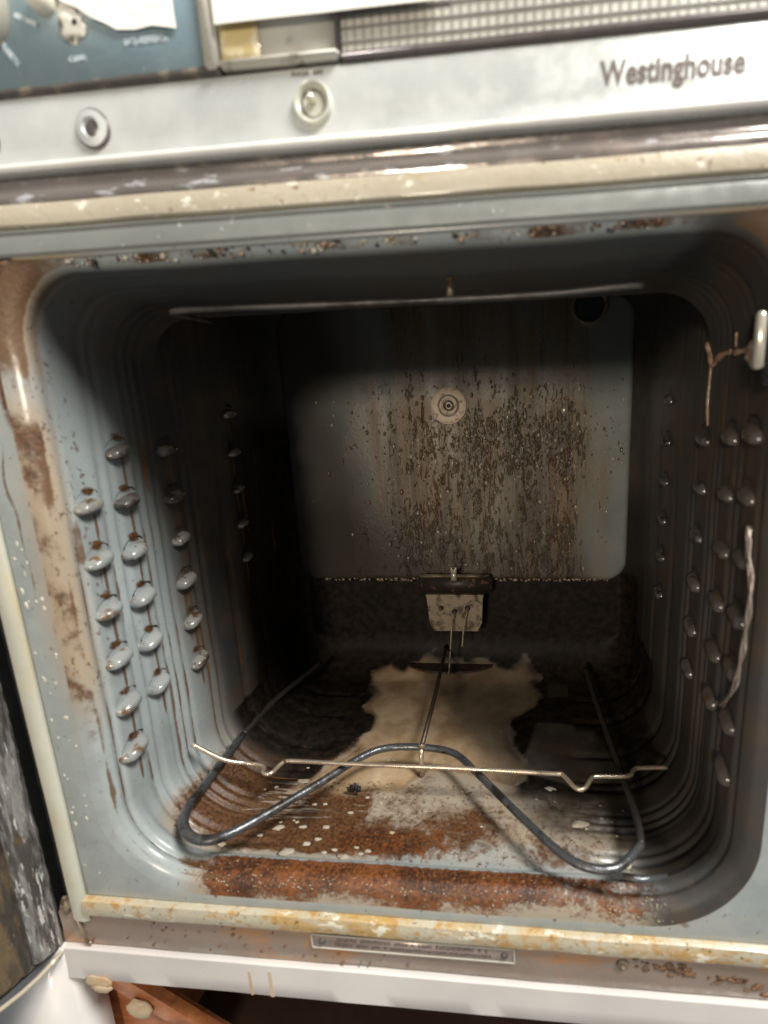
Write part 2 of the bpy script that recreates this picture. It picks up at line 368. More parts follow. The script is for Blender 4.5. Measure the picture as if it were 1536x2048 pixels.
def ring(xl, xr, zb, zt, rb, rt):
    """points and outward normals, counter-clockwise from lower left corner's end"""
    P = []
    def arc(cx, cz, r, a0):
        for k in range(SEG_C+1):
            a = a0 + math.pi/2*k/SEG_C; P.append((cx+r*math.cos(a), cz+r*math.sin(a), math.cos(a), math.sin(a)))
    def line(x0, z0, x1, z1, nx, nz):
        for k in range(1, SEG_S): t = k/SEG_S; P.append((x0+(x1-x0)*t, z0+(z1-z0)*t, nx, nz))
    arc(xl+rb, zb+rb, rb, math.pi); line(xl+rb, zb, xr-rb, zb, 0, -1)
    arc(xr-rb, zb+rb, rb, 1.5*math.pi); line(xr, zb+rb, xr, zt-rt, 1, 0)
    arc(xr-rt, zt-rt, rt, 0); line(xr-rt, zt, xl+rt, zt, 0, 1)
    arc(xl+rt, zt-rt, rt, .5*math.pi); line(xl, zt-rt, xl, zb+rb, -1, 0)
    return P
def off_ring(y, o):
    rb = .050+.004*min(1, y/.1); rt = .036+.012*float(sst(.09, .13, y))
    P = ring(wl(y), wr(y), zbot(y), ztop(y), rb, rt); r_ = rib(y); out = []
    for x, z, nx, nz in P:
        k = 1.0
        if abs(nz) > .999:  # floor and ceiling middle: ribs fade
            k = 1 - float(sst(.10, .0, abs(abs(x)-.16)*0+ (.16-abs(x)) if False else max(0, .15-abs(x)))) if False else float(sst(.105, .145, abs(x)))
        k *= 1 - .8*float(sst(.20, .32, z))
        dd = (o if y < .1 else o*(.34+.66*max(0.0, -nz))) - r_*k*1.0
        # slight dents in the pressed metal
        dd += .0009*mnoise.noise(Vector((x*14, y*14, z*14)))
        out.append((x+nx*dd, y, z+nz*dd))
    return out
ys = [(-.0002, .0150), (.0002, .0125), (.0010, .0085), (.0022, .0052), (.0040, .0025), (.0062, .0008), (.0085, 0)]
yy = .0100
while yy < YB-.052: ys.append((yy, 0)); yy += .0012 if yy < .13 else .0035
RC = .050
for k in range(1, 13):
    a = math.pi/2*k/12; ys.append((YB-RC+RC*math.sin(a), -RC*(1-math.cos(a))))
for o_ in (-.0515,): ys.append((YB, o_))
V = []; Fc = []
for y, o_ in ys: V += off_ring(y, o_)
NP = len(V)//len(ys)
for i in range(len(ys)-1):
    for k in range(NP): Fc.append((i*NP+k, i*NP+(k+1) % NP, (i+1)*NP+(k+1) % NP, (i+1)*NP+k))
Fc.append(tuple((len(ys)-1)*NP+k for k in range(NP)))
liner = obj('oven_liner', V, Fc, 'enamel', OVEN)
X, Y, Z = verts_np(liner)
side = sst(.165, .19, np.abs(X))*sst(.0, .03, Z); floor = 1-sst(.012, .04, Z); ceil = sst(.33, .37, Z)
left = (X < 0)*1.0; right = 1-left
def fbm(a, b, s, sd):
    r = np.random.default_rng(sd); out = np.zeros_like(a)
    for k in range(7):
        th = r.uniform(0, 6.28); f = s*2**(r.uniform(-1, 1.3)); out += np.sin((a*np.cos(th)+b*np.sin(th))*f+r.uniform(0, 6.28))
    return out/4.0
nA = fbm(X+Z, Y*1.3, 60, 1); nB = fbm(X, Y+Z, 110, 2)
brown = np.zeros_like(X); black = brown.copy(); tan = brown.copy(); rust = brown.copy(); white = brown.copy(); film = brown.copy()
soot_shade = brown.copy(); line = brown.copy()  # first mask holds soot stains and painted shade together
# floor
tanpoly = [(-.128, .296), (-.105, .312), (-.085, .302), (-.06, .314), (-.03, .306), (.02, .312), (.05, .304), (.075, .312), (.093, .296), (.085, .285), (.092, .25), (.075, .225), (.050, .200), (.060, .16), (.078, .13), (.066, .108), (.035, .118), (-.01, .128), (-.035, .098), (-.075, .088), (-.122, .094), (-.094, .138), (-.080, .18), (-.112, .225), (-.106, .25), (-.125, .275)]
sd = poly_sd(X, Y, tanpoly)
tan = np.maximum(tan, (1-sst(.030, .042, Z))*sst(-.018, .018, sd + .006*nB + .004*nA))
brown = np.maximum(brown, floor*((.47+.33*sst(-.01, .05, -X)-.22*sst(.05, .12, X))*sst(.016, .05, Y)*sst(.07, .15, Y+.10)*(1-tan)) * (1-.45*gauss(X, Y, .04, .080, .055, .035)) * (1-.5*gauss(X, Y, -.055, .072, .030, .016)))
black = np.maximum(black, floor*sst(.11, .19, Y - .0*X)*(1-sst(-.004, .008, sd + .006*nB))*.95)
black = np.maximum(black, floor*sst(.055, .075, X)*sst(.07, .11, Y)*(1-sst(-.004, .008, sd))*.85)
dk = poly_sd(X, Y, [(.070, .125), (.086, .205), (.150, .205), (.165, .12), (.12, .105)]); dk2 = poly_sd(X, Y, [(.10, .25), (.10, .35), (.15, .36), (.16, .26)])
zero_ = np.zeros_like(X)
disk = floor*np.maximum(sst(-.003, .006, dk), sst(-.003, .006, dk2))
black *= 1-.45*disk
black = np.maximum(black, floor*gauss(X, Y, .014, .135, .040, .012)*.9)
rust = np.maximum(rust, floor*(.80+.0*nA)*0 + floor*(.80*gauss(X, Y, -.038, .040, .045, .018) + .40*gauss(X, Y, .02, .045, .05, .026)+.26*gauss(X, Y, .11, .03, .06, .02)))
brown = np.maximum(brown, floor*1.0*sst(.03, .07, -X)*sst(.020, .034, Y)*(1-sst(.11, .13, Y))*(1-tan)*(1-sst(.165, .19, -X)))
brown = np.maximum(brown, floor*.95*gauss(X, Y, -.040, .040, .034, .014))
black = np.maximum(black, floor*.90*gauss(X, Y, -.12, .110, .07, .036)*(1-tan)); black = np.maximum(black, floor*.50*gauss(X, Y, -.12, .06, .05, .03)*(.8+.5*nA)); black = np.maximum(black, floor*.48*gauss(X, Y, -.035, .034, .05, .009))
ring_ = (1-sst(.030, .042, Z))*np.exp(-((sd-.002)/.007)**2)
brown = np.maximum(brown, ring_*.80)
brown = np.maximum(brown, (Z > .380)*(Y < .0055)*(.34+.40*nB)*sst(.0, .03, .20-np.abs(X)))
lip = (1-sst(.0145, .022, Y))*(Z < .012)
rust = np.maximum(rust, lip*sst(-.006, .004, Y + .002*nA)*(.86*sst(-.175, -.135, X)*(1-sst(.07, .10, X)) + .60*sst(.06, .10, X)*(1-sst(.16, .185, X))))
black = np.maximum(black, lip*(.50*gauss(X, Y, -.135, .010, .04, .004)+.45*gauss(X, Y, .05, .014, .05, .006)))
brown = np.maximum(brown, lip*.85*gauss(X, Y, -.155, .010, .022, .005))
brown = np.maximum(brown, lip*.45*sst(.001, .006, Y)*(1-sst(.15, .18, np.abs(X))))
film = np.maximum(film, (Z < .02)*(1-sst(.004, .02, Y))*(1-sst(.17, .2, X))*sst(-.18, -.15, X)*.75)
white = np.maximum(white, floor*(.10*gauss(X, Y, -.05, .06, .05, .03)+.50*gauss(X, Y, -.13, .072, .060, .035)+.30*gauss(X, Y, -.01, .075, .05, .03) + .40*gauss(X, Y, .12, .07, .045, .025)+.30*gauss(X, Y, -.14, .14, .03, .05)))
film = np.maximum(film, floor*(.50+.3*sst(.02, .06, -X))*sst(.012, .03, Y))
# grooves hold dirt, on walls and lower corners
for g, w, a in ((.0045, .0014, .55), (.0100, .0014, .58), (.0350, .0016, .40), (.0635, .0018, .62), (.0700, .0014, .42), (.0780, .0014, .42), (.1060, .0020, .60), (.1150, .0020, .45), (.1500, .003, .5)):
    band = np.exp(-((Y-g)/w)**2)*sst(.0, .01, Z)*(1-sst(.26, .34, Z + .02*nA))
    line = np.maximum(line, np.exp(-((Y-g)/(w*.8))**2)*sst(.0, .01, Z + .02)*(1-sst(.20, .31, Z + .02*nA))*sst(.10, .14, np.abs(X))*(a+.08+.30*nA)*np.where(X > 0, .55, 1))
# left wall's mouth: crusted brown band beside the opening
edge = (np.abs(Y-.001) < .0035)*1.0
film = np.maximum(film, left*side*(1-sst(.002, .022, Y))*sst(.07, .16, Z)*(1-sst(.30, .36, Z))*.85)
brown = np.maximum(brown, left*edge*(.44+.34*nB)*sst(.07, .12, Z)*(1-sst(.37, .385, Z)))
line = np.maximum(line, left*np.exp(-((Y-.0008-.0008*nA)/.0008)**2)*(.36+.22*nB)*sst(.08, .12, Z))
cor = gauss(X, Z, -.205, .375, .030, .045)+gauss(X, Z, .21, .375, .035, .045)
line = np.maximum(line, cor*(Y < .0045)*1.2); brown = np.maximum(brown, cor*(Y < .0060)*.85); film = np.maximum(film, cor*(Y < .012)*1.2)
spots = floor*sst(.016, .026, Y)*(1-sst(.10, .13, Y))*(1.0+.12*nA)
spots = spots + floor*lip*.9*sst(.06, .1, X)
spots = spots + left*side*(1-sst(.02, .06, Y))*sst(.05, .15, Z)*.95
brown = np.maximum(brown, left*side*.34*gauss(Y, Z, .006, .20, .006, .10)*(.6+.5*nA))
film = np.maximum(film, right*side*(.50*gauss(Y, Z, .02, .28, .05, .09)+.55))
film = np.maximum(film, left*side*sst(.05, .12, Y)*.55)
soot_shade = np.maximum(soot_shade, sst(.10, .16, -X)*sst(.045, .14, Y + .22*(Z-.13))*1.0)  # left wall: shade deepening to the rear, painted in
soot_shade = np.maximum(soot_shade, sst(.25, .36, Z)*(.62+.30*sst(.02, .09, Y))*sst(.001, .008, Y))  # ceiling and upper walls: shade under the lip, painted in
soot_shade = np.maximum(soot_shade, sst(.20, .26, Y)*1.0*(1-tan))
rgt = sst(.135, .175, X + .35*np.clip(Y-.02, 0, .05) )*(X > 0)  # right wall and floor corner: cast shade painted with a soft edge
soot_shade = np.maximum(soot_shade, rgt*.88*sst(-.003, .000, Y)); soot_shade = np.maximum(soot_shade, rgt*sst(.07, .2, Y)*.93); line = np.maximum(line, right*side*.62*sst(.5, .9, fbm(Y*1.0, Z*.10, 330, 77))*sst(.06, .2, Z)*(1-sst(.30, .36, Z)))
line = np.maximum(line, left*side*.60*sst(.55, .95, fbm(Y*1.0, Z*.08, 300, 78))*sst(.05, .2, Z)*(1-sst(.28, .34, Z)))
soot_shade = np.maximum(soot_shade, rgt*(1-sst(.02, .16, Z))*.97*sst(-.003, .000, Y))
# burnt streak over each dimple
DZ = .03505; Z0 = .2578
rowsL = {0: (0, 1, 2, 3, 4, 5), 1: (-1, 0, 1, 2, 3, 4), 2: (-1, 0, 1, 2, 3, 4), 3: (-2, -1, 0, 1, 2)}
rowsR = {0: (-1, 0, 1, 2, 3, 4, 5), 1: (-1, 0, 1, 2, 3, 4), 2: (-1, 0, 1, 2, 3, 4), 3: (-2, -1, 0, 1, 2, 3)}
for sgn, rows in ((-1, rowsL), (1, rowsR)):
    for c, rs in rows.items():
        for r_ in rs:
            zc = Z0-r_*DZ; s_ = 1.0 if sgn < 0 else .7
            sel = (X*sgn > 0)
            brown = np.maximum(brown, sel*side*s_*1.0*gauss(Y, Z, COLY[c]+.001, zc+.0090, .0060, .0036))
            line = np.maximum(line, sel*side*s_*1.0*gauss(Y, Z, COLY[c]+.003, zc-.015, .0013, .015))
# back zone
back = sst(.26, .30, Y)
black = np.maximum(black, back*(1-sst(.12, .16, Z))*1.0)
black = np.maximum(black, sst(.14, .19, -X)*sst(.13, .20, Y)*(1-sst(.30, .38, Z))*.85)  # left rear wall: its shade put into the colour
black = np.maximum(black, sst(.14, .19, X)*sst(.15, .28, Y)*(1-sst(.20, .32, Z))*.60)
black = np.maximum(black, sst(.12, .18, X + .3*np.clip(Y, 0, .1))*sst(.004, .03, Y)*(1-sst(.03, .17, Z))*(.56+.06*nA)); film = np.maximum(film, ceil*.15)  # lower right: cast shade painted near black
# whole floor corner rear
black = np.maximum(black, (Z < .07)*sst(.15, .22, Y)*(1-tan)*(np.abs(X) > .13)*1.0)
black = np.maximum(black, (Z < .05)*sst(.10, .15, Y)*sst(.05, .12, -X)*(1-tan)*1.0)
black = np.where((tan > .3) & (Z < .04), black*(1-tan), black)
brown *= 1-disk; rust *= 1-disk
soot_shade = np.maximum(soot_shade, disk*.74)
soot_shade = np.maximum(soot_shade, floor*.62*sst(.055, .10, X + .6*(Y-.06))*sst(.04, .065, Y))
brown = np.maximum(brown, floor*.62*gauss(X, Y, .115, .075, .05, .03)); brown = np.maximum(brown, floor*(.66+.10*nA)*np.maximum(gauss(X, Y, .02, .06, .075, .038), .9*gauss(X, Y, .10, .04, .06, .025)))
film = np.maximum(film, floor*.75*sst(.03, .05, Y))
white = np.maximum(white, floor*.46*gauss(X, Y, .12, .075, .04, .022))
setmaps(liner, stain_a=(brown, black, tan), stain_b=(rust, white, film), stain_c=(soot_shade, line, np.clip(np.maximum(spots, .865*(1-tan)), 0, 1.1)))

# ---- pressed rack supports, one by one
def support_mesh(sgn, seed, mat='support'):
    V = []; Fc = []; n = 20; m_ = 8
    for i in range(m_+1):
        t = i/m_; r = math.cos(t*math.pi/2)**.55; h = math.sin(t*math.pi/2)
        for k in range(n):
            a = 2*math.pi*k/n
            yy_ = math.copysign(abs(math.cos(a))**.7, math.cos(a))*.0102*r; zz = math.copysign(abs(math.sin(a))**.8, math.sin(a))*.0047*r
            zz += -.0016*(h)                     # the nose sags
            V.append((-sgn*(-.0030+.0100*h), yy_, zz + .34*yy_ + .0005*mnoise.noise(Vector((yy_*300, zz*300, seed*5)))))
    for i in range(m_):
        for k in range(n):
            q = (i*n+k, i*n+(k+1) % n, (i+1)*n+(k+1) % n, (i+1)*n+k); Fc.append(q if sgn > 0 else q[::-1])
    me = bpy.data.meshes.new('rack_support'); me.from_pydata(V, [], Fc); me.materials.append(M[mat])
    me.polygons.foreach_set('use_smooth', [True]*len(me.polygons)); return me
def slot_mesh(sgn):
    # the open mouth above the pressed nose: a recessed dark crescent
    V = []; n = 14
    for r in (1.0, .55):
        for k in range(n+1):
            a = math.pi*k/n; V.append((-sgn*(.0006 if r == 1.0 else -.001), math.cos(a)*.0092*(r*.5+.5), .0046 + math.sin(a)*.0050*r + .34*math.cos(a)*.0092))
    Fc = [(k, k+1, n+1+k+1, n+1+k) for k in range(n)] + [tuple(range(n+1, 2*n+2))]
    me = bpy.data.meshes.new('support_slot'); me.from_pydata(V, [], Fc); me.materials.append(M['dark']); return me
sm = {(s, mt): [support_mesh(s, k, mt) for k in range(3)] for s, mt in ((-1, 'support'), (-1, 'support_soot'), (-1, 'support_grey'), (1, 'support_brown'), (1, 'support_soot'))}; sl = {s: slot_mesh(s) for s in (-1, 1)}
k_ = 0
for sgn, rows in ((-1, rowsL), (1, rowsR)):
    for c, rs in rows.items():
        for r_ in rs:
            y = COLY[c]; xw = (wl(y) if sgn < 0 else wr(y))
            o = bpy.data.objects.new('rack_support', sm[(sgn, ('support_brown' if c < 2 else 'support_soot') if sgn > 0 else ('support_soot' if c == 3 or (c > 0 and r_ < 1) else ('support_grey' if c == 2 or r_ < 1 else 'support')))][k_ % 3]); COL.objects.link(o)  # darker copies paint the shade: rear columns, upper rows, right wall
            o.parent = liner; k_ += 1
            s_ = (.96 if c < 3 else .8)*random.uniform(.92, 1.06)
            o.location = (xw, y+random.uniform(-.0008, .0008), Z0-r_*DZ+random.uniform(-.0008, .0008)); o.scale = (1, s_*1.0, s_) if sgn < 0 else (.75, s_*.85, s_*1.0)
            o.rotation_euler = (random.uniform(-.08, .08), 0, 0)
            q = bpy.data.objects.new('support_slot', sl[sgn]); COL.objects.link(q); q.parent = liner
            q.location = o.location; q.scale = o.scale

# ---- front flange: liner lip out to a rectangle
FX0, FX1, FZ0, FZ1 = -.2400, .2450, -.0225, .3925
base_ring = off_ring(ys[0][0], ys[0][1])
P0 = ring(wl(0), wr(0), zbot(0), ztop(0), .050, .036)
outer = []
for (x, z, nx, nz), (bx, _, bz) in zip(P0, base_ring):
    ts = []
    if nx > 1e-6: ts.append((FX1-bx)/nx)
    if nx < -1e-6: ts.append((FX0-bx)/nx)
    if nz > 1e-6: ts.append((FZ1-bz)/nz)
    if nz < -1e-6: ts.append((FZ0-bz)/nz)
    t = min(ts); outer.append((bx+nx*t, bz+nz*t))
for cx, cz in ((FX0, FZ0), (FX1, FZ0), (FX0, FZ1), (FX1, FZ1)):
    i = min(range(NP), key=lambda j: (outer[j][0]-cx)**2+(outer[j][1]-cz)**2); outer[i] = (cx, cz)
V = []; NR = 16
for j in range(NR+1):
    t = j/NR
    for (bx, by, bz), (ox, oz) in zip(base_ring, outer): V.append((bx+(ox-bx)*t, by - .0004*math.sin(t*math.pi), bz+(oz-bz)*t))
for ox, oz in outer: V.append((ox, .004, oz))
Fc = []
for j in range(NR+1):
    for k in range(NP): Fc.append((j*NP+k, (j+1)*NP+k, (j+1)*NP+(k+1) % NP, j*NP+(k+1) % NP))
flange = obj('front_flange', V, Fc, 'enamel', OVEN)
X, Y, Z = verts_np(flange); nA = fbm(X, Z, 90, 5); nB = fbm(X, Z, 260, 6)
zero = np.zeros_like(X)
film = 1.3*gauss(X, Z, -.215, .375, .05, .035)+1.3*gauss(X, Z, .22, .37, .06, .045) + .62*gauss(X, Z, -.218, .20, .014, .14)*sst(.06, .1, Z) + .28*(Z < .0)
film = film + .30*sst(.375, .392, Z) + (Z < .0)*sst(-.021, -.008, Z)*.55*(1-sst(.14, .2, X))*sst(-.18, -.15, X)
brown = .95*gauss(X, Z, -.214, .355, .012, .045)+.80*gauss(X, Z, .215, .36, .012, .035)+.50*gauss(X, Z, -.20, .387, .03, .008) + sst(.07, .11, Z)*(1-sst(.34, .36, Z))*np.exp(-((X+.2185+.0*Z)/.0040)**2)*(.34+.32*nA)
brown = brown + (Z > .384)*np.exp(-((Z-.3975+.0)/.006)**2)*.0
brown = brown + (Z < .0)*sst(-.0195, -.012, Z)*.45*(1-sst(.17, .2, X))*sst(-.17, -.15, X)*(.6+.7*nB)
line = .45*np.exp(-((X+.2150-.003*nA*sst(.1, .3, Z))/.0013)**2)*sst(.08, .13, Z)*(1-sst(.30, .36, Z)) + .6*np.exp(-((X+.2265-.004*nA)/.0016)**2)*sst(.16, .22, Z)*(1-sst(.28, .33, Z))
line = line + 1.1*(Z < -.003)*sst(-.0225, -.010, Z)*sst(.55, .95, np.clip(fbm(X, X*0, 380, 19), 0, 1))*(1-sst(.17, .2, np.abs(X)))
streak = (Z < -.004)*np.clip(fbm(X, X*0, 420, 9), 0, 1)*.55*(1-sst(.2, .22, np.abs(X)))
brown = np.maximum(brown, streak*sst(-.024, -.012, Z))
topdirt = (Z > .384)*(1-sst(.3875, .3925, Z))*(1-sst(.10, .14, X))*sst(-.19, -.15, X)
brown = np.maximum(brown, topdirt*(.42+.45*np.clip(nB, -1, 1)))
white = topdirt*.45
rust = (Z < -.002)*(1-sst(-.010, -.006, -Z-.014))*0 + (Z < .0)*sst(-.017, -.011, Z)*.50*sst(-.165, -.13, X)*(1-sst(.16, .18, X))
setmaps(flange, stain_a=(brown, zero, zero), stain_b=(rust, white, film), stain_c=(zero, line, zero+.875))

# splatter on the flange, counted by nobody
parts = []
for (x, z) in [(-.2507, .1722), (-.235, .1481), (-.2268, .1448), (-.2359, .1175), (-.2263, .1031), (-.2243, .061), (-.226, -.0025), (-.236, .076), (-.2369, .0464)]+[(random.uniform(-.238, -.222), random.uniform(.0, .25)) for _ in range(26)]:
    if x < -.239: continue
    s = random.uniform(.0006, .0017); parts.append(blob((x, -.0002, z), (s, .0006, s*random.uniform(1, 1.8)), 8, random.random()*9))
o = obj('grease_splatter', *merge(parts), 'splat', OVEN); o['kind'] = 'stuff'
# crust along the upper lip
for mt_, cnt, sd_ in (('drip', 210, 3), ('terminal_dark', 170, 4), ('splat', 120, 5)):
    rr_ = random.Random(sd_); parts = []
    for _ in range(cnt):
        x = -.175 + .32*rr_.random(); y = .0002+.0040*rr_.random()**1.5
        if mnoise.noise(Vector((x*45, sd_, 0))) < -.12: continue
        o_ = np.interp(y, [.0002, .001, .0022, .004], [.0125, .0085, .0052, .0025])
        s_ = rr_.uniform(.0003, .0009) if rr_.random() < .85 else rr_.uniform(.0009, .0016)
        parts.append(blob((x, y, ztop(0)+o_-.0002), (s_*1.3, s_*.7, s_), 6, rr_.random()*9, .4))
    o = obj('upper_lip_crust', *merge(parts), mt_, OVEN); o['kind'] = 'stuff'
# lower lip crumbs sit on the curve of the lip
for mt_, cnt, sd_ in (('drip', 160, 13), ('terminal_dark', 160, 14), ('cream', 150, 15)):
    rr_ = random.Random(sd_); parts = []
    for _ in range(cnt):
        x = rr_.uniform(-.165, .178); y = .0002 + .0145*rr_.random()
        if mt_ == 'cream' : y = .0002+.0055*rr_.random()
        o_ = np.interp(y, [.0002, .001, .0022, .004, .0062, .0085], [.0125, .0085, .0052, .0025, .0008, 0])
        s_ = rr_.uniform(.00025, .0006); parts.append(blob((x, y, -o_ + .0001), (s_*1.3, s_, s_*.7), 6, rr_.random()*9, .4))
    o = obj('lower_lip_crust', *merge(parts), mt_, OVEN); o['kind'] = 'stuff'

# ---- back panel
PXL, PXR, PZB, PZT, PR = -.213-.013, .2045, .1225, .462, .028
pts = []
def rr(x0, x1, z0, z1, r, n=10):
    out = []
    for cx, cz, a0 in ((x0+r, z0+r, math.pi), (x1-r, z0+r, 1.5*math.pi), (x1-r, z1-r, 0), (x0+r, z1-r, .5*math.pi)):
        for k in range(n+1): a = a0+math.pi/2*k/n; out.append((cx+r*math.cos(a), cz+r*math.sin(a)))
    return out
nx_, nz_ = 200, 160; V = []; Fc = []; YP = YB-.010
for j in range(nz_+1):
    for i in range(nx_+1):
        x = PXL+(PXR-PXL)*i/nx_; z = PZB+(PZT-PZB)*j/nz_
        dx = min(x-PXL, PXR-x); dz = min(z-PZB, PZT-z)
        # rounded-rectangle distance
        if dx < PR and dz < PR:
            d = PR - math.hypot(PR-dx, PR-dz)
        else: d = min(dx, dz)
        t = max(0, min(1, (d)/.008)); t = math.sqrt(max(0, 1-(1-t)**2))
        y = YB+.002 - .012*t + .0012*mnoise.noise(Vector((x*9, 0, z*9)))
        if d < 0: y = YB+.003
        V.append((x, y, z))
for j in range(nz_):
    for i in range(nx_): q = j*(nx_+1)+i; Fc.append((q, q+1, q+nx_+2, q+nx_+1))
bp = obj('back_panel', V, Fc, 'panel', OVEN)
X, Y, Z = verts_np(bp); nA = fbm(X*1.6, Z*.5, 60, 21)
g1 = sst(-.19, -.06, X + .02*nA)*(1-sst(.13, .195, X+.02*nA))
drip = g1*(.80+.40*gauss(X, Z, .10, .27, .06, .10)+.25*gauss(X, Z, -.06, .25, .05, .08))*(1-.3*sst(.33, .36, Z))
spk = g1*(.42+.50*gauss(X, Z, .06, .30, .12, .055)+.35*sst(.10, .2, .38-Z))
clean = np.exp(-((X-.002)/.009)**2)*(Z < .335)*.10
drip = drip-clean; spk = spk-clean
nC = fbm(X*2.2, Z*.4, 70, 31)
drip = np.clip(drip*(.82+.30*nC), 0, 1); spk = np.clip(spk*(.9+.3*nA), 0, 1)
burn_shade = (1-sst(.12, .25, Z + .006*nA))*.62*(1-.85*sst(.14, .18, X)) + .80*sst(-.05, .08, -.105-X+.30*(.29-Z)) + .45*sst(.34, .40, Z)  # burnt foot; the left and top darkening is painted shade
setmaps(bp, stain_a=(drip, spk, burn_shade))
# grease beads on the panel
for mt_, cnt, sd_ in (('drop', 750, 41), ('drop_glint', 420, 42)):
    rr_ = random.Random(sd_); parts = []
    for _ in range(cnt):
        x = rr_.gauss(.03, .085); z = rr_.uniform(.14, .365) if rr_.random() < .45 else rr_.gauss(.30, .03)
        if not (-.20 < x < .195 and .13 < z < .37): continue
        s_ = rr_.uniform(.0005, .0014) if rr_.random() < .9 else rr_.uniform(.0015, .0024)
        parts.append(blob((x, YP-.0003, z), (s_, s_*1.1, s_*rr_.uniform(1, 1.7)), 8, rr_.random()*9, .2))
    o = obj('grease_bead', *merge(parts), mt_, bp); o['kind'] = 'stuff'
# crust where panel meets the floor curve
parts = []
for _ in range(170):
    x = random.uniform(-.19, .18); s = random.uniform(.0006, .0020)
    parts.append(blob((x, YP+.002, PZB+.002+random.uniform(-.001, .002)), (s*1.5, s, s), 6, random.random()*9, .4))
o = obj('bottom_edge_crust', *merge(parts), 'terminal', bp); o['kind'] = 'stuff'

# ---- round sensor boss on the back panel
c = (-.0142, YP-.0005, .3425)
boss = obj('sensor_boss', *lathe([(.0214, -.001), (.0214, .0016), (.0200, .0028), (.0136, .0030), (.0126, .0018), (.0110, .0018)], c, n=40), 'ceramic', OVEN, flat_angle=40)
obj('boss_groove', *lathe([(.0134, .0), (.0134, .0022), (.0100, .0022), (.0100, .0008)], c, n=36), 'darkrim', boss, flat_angle=40)
obj('inner_ring', *lathe([(.0108, 0), (.0108, .0042), (.0100, .0048), (.0084, .0044), (.0078, .0020)], c, n=36), 'ceramic', boss, flat_angle=50)
obj('inner_ring', *lathe([(.0066, 0), (.0066, .0050), (.0054, .0056), (.0042, .0050), (.0036, .0010)], c, n=30), 'terminal', boss, flat_angle=50)
obj('sensor_hole', *lathe([(.0027, .0020), (.0010, .0022)], c, n=16), 'dark', boss)

# ---- vent tube high on the right of the back panel
c = (.1500, YP-.001, .446)
vt = obj('vent_collar', *lathe([(.0205, -.002), (.0205, .003), (.0190, .0045), (.0170, .003), (.0168, -.002)], c, n=40), 'terminal', OVEN, flat_angle=50)
obj('vent_hole', *lathe([(.0169, -.0012), (.004, -.0005)], c, n=30), 'dark', vt)

# ---- broil element under the ceiling ledge
bpts = [(-.1780, .1300, .396), (-.1740, .0950, .3900), (-.1635, .0790, .3885), (-.0771, .0812, .3880), (.0239, .0851, .3880), (.0947, .0846, .3880), (.145, .0800, .3885), (.156, .088, .3900), (.160, .115, .396)]
CP = Vector((0.07864, -0.24378, 0.28438))
bpts = [tuple(CP + (Vector(p)-CP)*.862) for p in bpts]
be = obj('broil_element', *tube(catmull(bpts, 10), .0018, 12, jitter=.12), 'broil', OVEN)
obj('hanger_clip', *box(.0325, .0365, .0395, .0415, .3740, .3860, .0004), 'terminal', be)

# ---- terminal block and bracket at the foot of the back panel
tb = obj('terminal_block', *merge([box(-.0570, .0345, YP-.018, YP+.004, .1120, .1340, .003)]), 'terminal_dark', OVEN)
obj('block_rim', *merge([box(-.0560, -.0150, YP-.0205, YP-.014, .1335, .1372, .001), box(-.0100, .0320, YP-.0205, YP-.014, .1335, .1372, .001)]), 'terminal', tb)
obj('clip', *merge([box(-.0160, -.0090, YP-.0225, YP-.020, .1300, .1420, .0005), box(-.0165, -.0138, YP-.0225, YP-.019, .1420, .1475, .0004), box(-.0112, -.0085, YP-.0225, YP-.019, .1420, .1475, .0004), box(-.0138, -.0112, YP-.0225, YP-.019, .1420, .1440, .0003)]), 'bright', tb)
bk = obj('bracket_plate', *merge([prism([(-.0480, .1100), (-.0455, .0750), (-.0400, .0640), (.0160, .0640), (.0215, .0760), (.0235, .1100)], 'y', YP-.0230, YP-.0210), box(-.0490, .0245, YP-.0230, YP-.004, .1095, .1120, .0006)]), 'terminal', OVEN, flat_angle=30)
for x in (-.0300, -.0130, .0040):
    obj('terminal_screw', *lathe([(.0034, 0), (.0034, .0018), (.0024, .0028), (.0005, .0024)], (x, YP-.0232, .0950 if x != -.0130 else .0900), n=14), 'terminal_dark', bk, flat_angle=40)
for pts_ in ([(-.0130, YP-.026, .088), (-.0155, YP-.034, .070), (-.0175, YP-.040, .040), (-.0200, YP-.042, .012)], [(.0040, YP-.026, .092), (.0000, YP-.034, .074), (-.0020, YP-.040, .050)]):
    obj('terminal_wire', *tube(catmull(pts_, 6), .0012, 8), 'terminal', bk)
# half-round deflector plate at the foot
a_ = [(-.0250+.064*math.cos(t), .325-.040*math.sin(t)) for t in np.linspace(0, math.pi, 20)]
obj('deflector_plate', *prism(a_, 'z', .0075, .0105), 'terminal_dark', OVEN, flat_angle=30)

